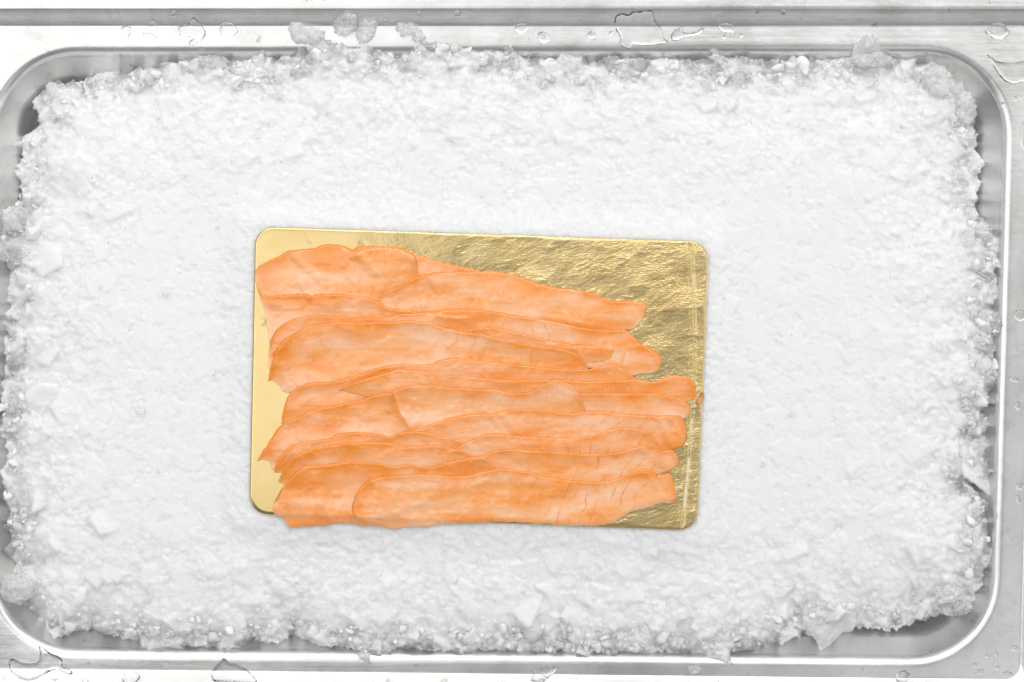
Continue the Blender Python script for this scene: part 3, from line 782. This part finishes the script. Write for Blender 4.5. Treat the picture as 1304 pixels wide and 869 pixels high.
# folds and ridges: polyline, width px, height mm
RIDGES = [([(369,319),(380,332),(398,348),(424,371)],6,1.0),([(375,351),(384,362),(394,376)],5,.7),([(455,326),(466,334),(480,347)],6,.8),
 ([(430,334),(448,350),(470,368)],8,.6),([(500,322),(528,332)],6,.6),([(545,351),(551,362),(556,371)],3,.6),
 ([(672,400),(700,405),(735,412),(762,416),(790,419)],4,.7),([(560,362),(640,372),(700,378)],10,.6),
 ([(625,527),(630,536),(637,546)],3,.5),([(641,530),(650,541),(660,552)],5,.6),([(836,530),(845,545),(854,566)],5,.7),([(857,531),(860,545),(868,557)],4,.6),
 ([(800,470),(803,445),(818,440)],4,.6),([(820,440),(832,450),(838,458)],4,.5),([(735,445),(742,458),(748,468)],3,.5),
 ([(500,502),(510,524),(522,545)],4,.6),([(820,486),(850,480)],6,.6),([(402,607),(405,624),(414,645),(424,664)],7,.6),([(375,625),(390,616),(400,604)],8,-.4),
 ([(478,612),(482,640),(488,664)],7,.6),([(505,655),(520,665),(545,668)],4,.7),([(440,650),(460,661),(480,667)],3,.4),([(824,603),(838,622),(846,640)],4,.5),([(812,571),(830,582),(852,596)],5,.5),
 ([(640,490),(660,487)],6,.4),([(700,440),(712,446),(730,444)],5,.5),([(600,558),(640,553)],5,.5),([(604,583),(618,585)],4,.5)]

def slice_(name, top, bot, label, seed, fib=(0, 0), thick=1.25, dark=0.0, rim=7.0, taper=30.0, cat='salmon slice', grp='smoked salmon slices fanned out on the gold board'):
    global H
    nu, nv = 230, 40
    T = spline(top, nu); B = spline(bot, nu)
    # slightly ragged cut edge
    s = np.arange(nu)
    nz = np.stack([(fbm(s/5.0, s*0+seed*3.1, 60, 3)-.5), (fbm(s/4.0, s*0+seed*5.7, 63, 3)-.5)], -1)*2.4
    env = np.clip(np.minimum(s, nu-1-s)/6.0, 0, 1)[:, None]
    T = T+nz*env; B = B+nz[::-1]*env
    v = np.linspace(0, 1, nv); v = .5*v**2.2+.5*(1-(1-v)**2.2) if True else v
    v = np.where(True, (np.linspace(0, 1, nv)**1.7)*.72+.28*(1-(1-np.linspace(0, 1, nv))**2), v)
    P = (T[:, None]*(1-v[None, :, None])+B[:, None]*v[None, :, None]).reshape(-1, 2)
    outline = np.vstack([T, B[::-1]])[::2]
    # raster of the drape
    x0, y0 = outline.min(0)-3; x1, y1 = outline.max(0)+3
    bx = (GX >= x0) & (GX <= x1); by = (GY >= y0) & (GY <= y1)
    i0, i1 = np.where(bx)[0][[0, -1]]; j0, j1 = np.where(by)[0][[0, -1]]
    sub = np.stack([gX[i0:i1+1, j0:j1+1].ravel(), gY[i0:i1+1, j0:j1+1].ravel()], -1)
    ins = inside(sub, outline); shp = (i1-i0+1, j1-j0+1)
    D = np.zeros(len(sub)); D[ins] = dist_poly(sub[ins], outline)
    wide = blur(H, 8.0/RES)
    base = np.maximum(blur(np.maximum(H, wide), 1.2/RES), H)+.06*mm
    def thickness(d, Q):
        k = np.clip(d/3.4, 0, 1); tb = np.clip(.30+dist_poly(Q, B, False)/taper, 0, 1); tb = tb*tb*(3-2*tb)
        t = np.sqrt(np.clip(1-(1-k)**2, 0, 1))*thick*mm
        far = np.clip(d/10, 0, 1)
        t = t+far*((fbm(Q[:, 0]/38, Q[:, 1]/20, seed*7, 2)-.5)*.7+(fbm(Q[:, 0]/11, Q[:, 1]/9, seed*7+3, 2)-.5)*.40+(fbm(Q[:, 0]/34, Q[:, 1]/3.2, seed*7+5, 2)-.5)*.16)*mm
        for pl, w_, hh in RIDGES:
            pl = np.array(pl, float)
            m = (Q[:, 0] > pl[:, 0].min()-3*w_) & (Q[:, 0] < pl[:, 0].max()+3*w_) & (Q[:, 1] > pl[:, 1].min()-3*w_) & (Q[:, 1] < pl[:, 1].max()+3*w_)
            if m.any():
                dd = dist_poly(Q[m], pl, False); t[m] += np.clip(d[m]/5, 0, 1)*.62*hh*mm*np.exp(-(dd/w_*1.05)**2)
        return np.maximum(t*tb, .02*mm)
    d = dist_poly(P, outline); d[~inside(P, outline)] = 0
    zb = bil(base, P); zt = zb+thickness(d, P)
    # update the pile
    hs = H[i0:i1+1, j0:j1+1].ravel().copy(); bs = base[i0:i1+1, j0:j1+1].ravel()
    hs[ins] = np.maximum(hs[ins], bs[ins]+thickness(D[ins], sub[ins])); H[i0:i1+1, j0:j1+1] = hs.reshape(shp)
    # mesh
    n = nu*nv
    V = np.vstack([at(P[:, 0], P[:, 1], zt), at(P[:, 0], P[:, 1], zb-.02*mm)])
    f1 = grid_faces(nu, nv)[:, ::-1]; f2 = grid_faces(nu, nv, n)
    b = np.concatenate([np.arange(nu)*nv, (nu-1)*nv+np.arange(1, nv), (np.arange(nu-2, -1, -1))*nv+nv-1, np.arange(nv-2, 0, -1)])
    side = np.stack([b, np.roll(b, -1), np.roll(b, -1)+n, b+n], -1)
    F = np.vstack([f1, f2, side])
    o = link(name, V, F[:, ::-1] if False else F, mat_salmon(seed, dark=dark))
    o.data.validate()
    dT = dist_poly(P, T, False)
    left = np.clip((560-P[:, 0])/220, 0, 1)
    wv = np.clip((fbm(P[:, 0]/30, P[:, 1]/30, seed+90, 3)-.3)*2.4, 0, 1.3)
    rw = rim*(.80+1.1*left+.7*wv)
    dT = dist_poly(P, T, False)
    e = .34*np.exp(-(dT/4.5)**1.4)+np.exp(-(dT/(rw*1.25))**1.2)*(.42+.36*left+.42*wv)
    e = np.clip(e, 0, 1)
    dB = dist_poly(P, B, False)
    fat = np.exp(-(dB/3.2)**1.4)*np.clip(dT/8, 0, 1)*.4*(.4+.9*fbm(P[:, 0]/17, P[:, 1]/17, seed+120, 2))
    fat = np.clip(fat, 0, 1)*np.clip(np.maximum((P[:, 0]-770)/15, (375-P[:, 0])/10), 0, 1); attr(o, 'fat', np.r_[fat, fat])
    e = e*(1-.6*np.exp(-(dB/6)**2)*np.clip(dT/8, 0, 1))
    attr(o, 'edge', np.r_[e, e])
    fx = (P[:, 0]-P[:, 0].min())/max(1, np.ptp(P[:, 0]))
    fb = fib[0]*np.clip(1-fx/.22, 0, 1)+fib[1]*np.clip((fx-.40)/.2, 0, 1)*np.clip((1-fx)/.12, 0, 1)
    attr(o, 'fibre', np.r_[fb, fb])
    uvl = o.data.uv_layers.new(name='UVMap')
    li = np.empty(len(o.data.loops), np.int32); o.data.loops.foreach_get('vertex_index', li)
    U = np.r_[P, P]/100.0; uvl.data.foreach_set('uv', U[li].astype(np.float32).ravel())
    sh = -.42+(.42+.62)*np.clip((fx-.2)/.35, 0, 1)
    uf = P[:, 0]+sh*dT+30*(fbm(P[:, 0]/60, P[:, 1]/34, seed+140, 2)-.5)
    uvf = o.data.uv_layers.new(name='Fibre'); U2 = np.stack([np.r_[uf, uf], np.r_[P[:, 1], P[:, 1]]], -1)/100.0
    uvf.data.foreach_set('uv', U2[li].astype(np.float32).ravel())
    # every face outward
    bm = bmesh.new(); bm.from_mesh(o.data); bmesh.ops.recalc_face_normals(bm, faces=bm.faces); bm.to_mesh(o.data); bm.free()
    tag(o, label, cat, grp)
    return o

SL = [
 ([(430,320),(470,316),(505,314),(520,319),(540,327),(575,337),(600,342),(615,346)], [(430,320),(440,345),(520,366),(600,370),(620,360),(615,346)],
  'narrow salmon strip showing behind the topmost slices along the gold foil', (0,0), .2),
 ([(325,345),(330,339),(340,333),(355,326),(368,319),(380,318),(400,316),(409,312),(425,311),(437,313),(450,318),(457,313),(480,313),(505,314),(520,320),(529,327),(532,338),(533,352)], [(325,345),(326,360),(332,375),(345,395),(400,402),(470,397),(520,378),(533,352)],
  'rumpled salmon slice with shiny folds at the top left', (.8,0), 0),
 ([(481,383),(484,377),(492,371),(510,363),(522,357),(535,351),(548,348),(575,346),(605,346),(620,345),(640,347),(655,349),(662,352),(680,359),(700,364),(715,367),(740,370),(760,375),(775,382),(785,383),(805,383),(818,385),(823,390),(821,402)], [(481,383),(490,405),(540,418),(600,420),(660,425),(720,430),(770,426),(797,420),(808,418),(815,410),(821,402)],
  'long salmon slice with a small tear, uppermost on the right side', (1,0), 0),
 ([(326,362),(332,372),(340,377),(358,375),(385,374),(395,376),(398,379),(402,375),(420,374),(440,375),(462,378),(481,383),(492,391),(512,395),(540,398),(570,402),(600,404)], [(326,362),(332,382),(338,402),(341,425),(344,442),(352,452),(420,432),(500,427),(600,418),(600,404)],
  'salmon slice with a notched upper edge below the rumpled one', (0,0), .4),
 ([(343,441),(346,430),(355,418),(368,409),(382,404),(405,402),(440,403),(470,404),(490,404),(510,400),(525,399),(545,397),(575,394),(600,394),(640,398),(665,403),(700,409),(740,417),(770,421),(797,420),(804,426),(815,436),(825,441),(835,447),(842,455),(842,464),(838,472)], [(343,441),(342,456),(350,472),(420,452),(500,440),(600,440),(700,456),(760,472),(800,479),(815,477),(830,475),(838,472)],
  'salmon slice ending in the blunt yellow tail, second tail from the top', (0,.5), .2),
 ([(592,423),(604,418),(625,417),(648,421),(670,426),(700,433),(735,439),(760,441),(783,446)], [(592,423),(620,442),(680,454),(740,462),(775,458),(783,446)],
  'thin salmon sliver between the upper slices right of the middle', (0,.4), .2),
 ([(341,486),(344,470),(348,458),(354,443),(364,431),(378,422),(392,416),(410,412),(435,410),(470,410),(500,409),(530,408),(550,412),(575,420),(595,423),(615,426),(640,432),(667,437),(700,442),(722,446),(738,453),(748,466),(749,472)], [(341,486),(347,485),(357,493),(367,500),(420,500),(500,487),(600,482),(700,487),(740,482),(749,472)],
  'broad pale salmon slice with fibre lines at its rounded left end', (1,.5), 0),
 ([(358,540),(361,522),(367,504),(381,492),(400,487),(430,485),(462,475),(481,468),(505,464),(540,464),(560,459),(578,456),(600,459),(640,462),(690,468),(720,470),(748,470),(770,466),(782,464),(795,471),(806,479),(816,485)], [(358,540),(420,532),(500,512),(600,506),(700,506),(780,503),(806,495),(816,485)],
  'deep orange salmon slice crossing the middle of the pack', (0,.5), .5),
 ([(430,497),(460,484),(490,475),(513,470),(549,474),(566,477),(597,480),(635,483),(672,484),(710,483),(743,485),(790,484),(815,483),(829,486),(840,483),(850,479),(862,478),(875,481),(882,487),(886,499),(885,509)], [(430,497),(500,512),(600,516),(700,518),(800,518),(860,513),(876,511),(885,509)],
  'slim salmon slice reaching farthest right with a hooked tail', (0,1), .15),
 ([(725,500),(743,501),(790,501),(830,501),(850,504),(866,508),(876,515),(879,522),(877,530)], [(725,500),(740,542),(800,548),(850,542),(868,535),(877,530)],
  'short salmon tail tucked below the hooked tail', (0,.3), .1),
 ([(486,508),(496,500),(507,495),(522,491),(548,491),(580,493),(610,495),(630,496),(655,501),(675,499),(688,491),(703,484),(718,485),(730,493),(740,508),(746,522)], [(486,508),(500,542),(540,562),(620,548),(700,542),(738,536),(746,522)],
  'pale salmon slice in the centre with a curved right end', (.3,.3), 0),
 ([(327,588),(333,577),(341,565),(349,553),(356,543),(366,537),(378,532),(392,525),(405,520),(425,516),(445,512),(465,507),(480,503),(497,500),(504,514),(511,528),(522,546)], [(327,588),(335,586),(345,590),(350,600),(400,592),(480,577),(520,562),(522,546)],
  'salmon slice with the sharp point farthest left', (0,0), .4),
 ([(505,553),(520,549),(540,544),(560,537),(580,530),(600,527),(624,527),(641,523),(667,521),(695,522),(724,526),(745,524),(767,523),(795,527),(834,529),(858,529),(868,531),(874,545),(874,560),(869,569),(858,572),(848,575)], [(505,553),(540,575),(620,582),(700,582),(780,582),(830,581),(848,575)],
  'salmon slice with a broad square tail above the two lowest tails', (0,.7), .2),
 ([(349,602),(352,590),(358,580),(368,570),(384,563),(405,561),(420,557),(432,552),(450,550),(477,552),(496,555),(508,552),(525,549),(540,551),(560,555),(580,559),(596,563),(610,570)], [(349,602),(380,602),(480,592),(580,590),(606,582),(610,570)],
  'salmon slice with a curved left end below the sharp point', (0,0), .5),
 ([(568,577),(582,570),(593,564),(605,558),(618,553),(635,552),(660,555),(700,557),(733,558),(755,555),(768,551),(780,546),(791,544),(810,546),(822,549),(832,557),(838,566)], [(568,577),(610,592),(700,592),(780,588),(820,580),(838,566)],
  'salmon slice with square fibre marks and a dark hump on the right', (0,1), .35),
 ([(354,614),(358,603),(365,592),(376,581),(390,573),(410,568),(434,565),(462,563),(500,565),(520,569),(545,567),(570,569),(590,575),(606,583)], [(354,614),(380,622),(480,612),(580,606),(602,598),(606,583)],
  'narrow curved salmon slice nested below another on the left', (0,0), .4),
 ([(596,590),(606,583),(616,579),(630,574),(648,572),(683,574),(719,576),(750,578),(770,578),(790,575),(808,570),(825,567),(838,568),(844,574),(855,573),(862,580),(865,588),(863,594)], [(596,590),(640,622),(700,627),(780,622),(825,608),(838,604),(850,600),(863,594)],
  'salmon slice with slanting fibre seams, second from the bottom on the right', (0,1), .1),
 ([(352,636),(358,624),(366,613),(376,602),(386,595),(402,593),(420,591),(443,588),(468,588),(490,592),(502,594),(515,591),(530,593),(550,595),(565,590),(585,586),(600,582),(615,581),(626,588),(638,598)], [(352,636),(346,645),(351,655),(362,661),(368,671),(385,671),(410,670),(440,667),(470,669),(520,652),(580,632),(625,615),(638,598)],
  'salmon slice hanging over the bottom left edge of the board', (.9,0), .25),
 ([(449,655),(448,646),(451,634),(458,622),(468,613),(482,608),(500,606),(540,604),(575,606),(600,605),(612,601),(626,598),(640,596),(655,598),(675,601),(695,607),(720,611),(745,613),(767,613),(785,609),(800,604),(812,601),(830,601),(838,607),(845,604),(853,603),(858,612),(860,625),(860,636),(857,641)], [(449,655),(452,665),(460,670),(480,670),(495,673),(506,674),(520,671),(545,671),(560,668),(600,667),(640,665),(700,668),(750,670),(772,668),(785,664),(800,654),(820,648),(841,641),(857,641)],
  'large salmon slice along the bottom edge, lying on top of all others', (.8,1), 0),
]
for k, (t, b, lab, fb, dk) in enumerate(SL):
    slice_('salmon_slice', t, b, lab, k+1, fb, 1.0, dk, taper=9.0 if k >= len(SL)-2 else 30.0)
slice_('salmon_crumb', [(887,515),(888,509),(893,503),(896,500),(896,506)], [(887,515),(890,517),(894,512),(896,506)], 'tiny orange salmon scrap by the right edge of the board', 40, (0, 0), .8, .5, 4, 3.0, 'salmon scrap', None)
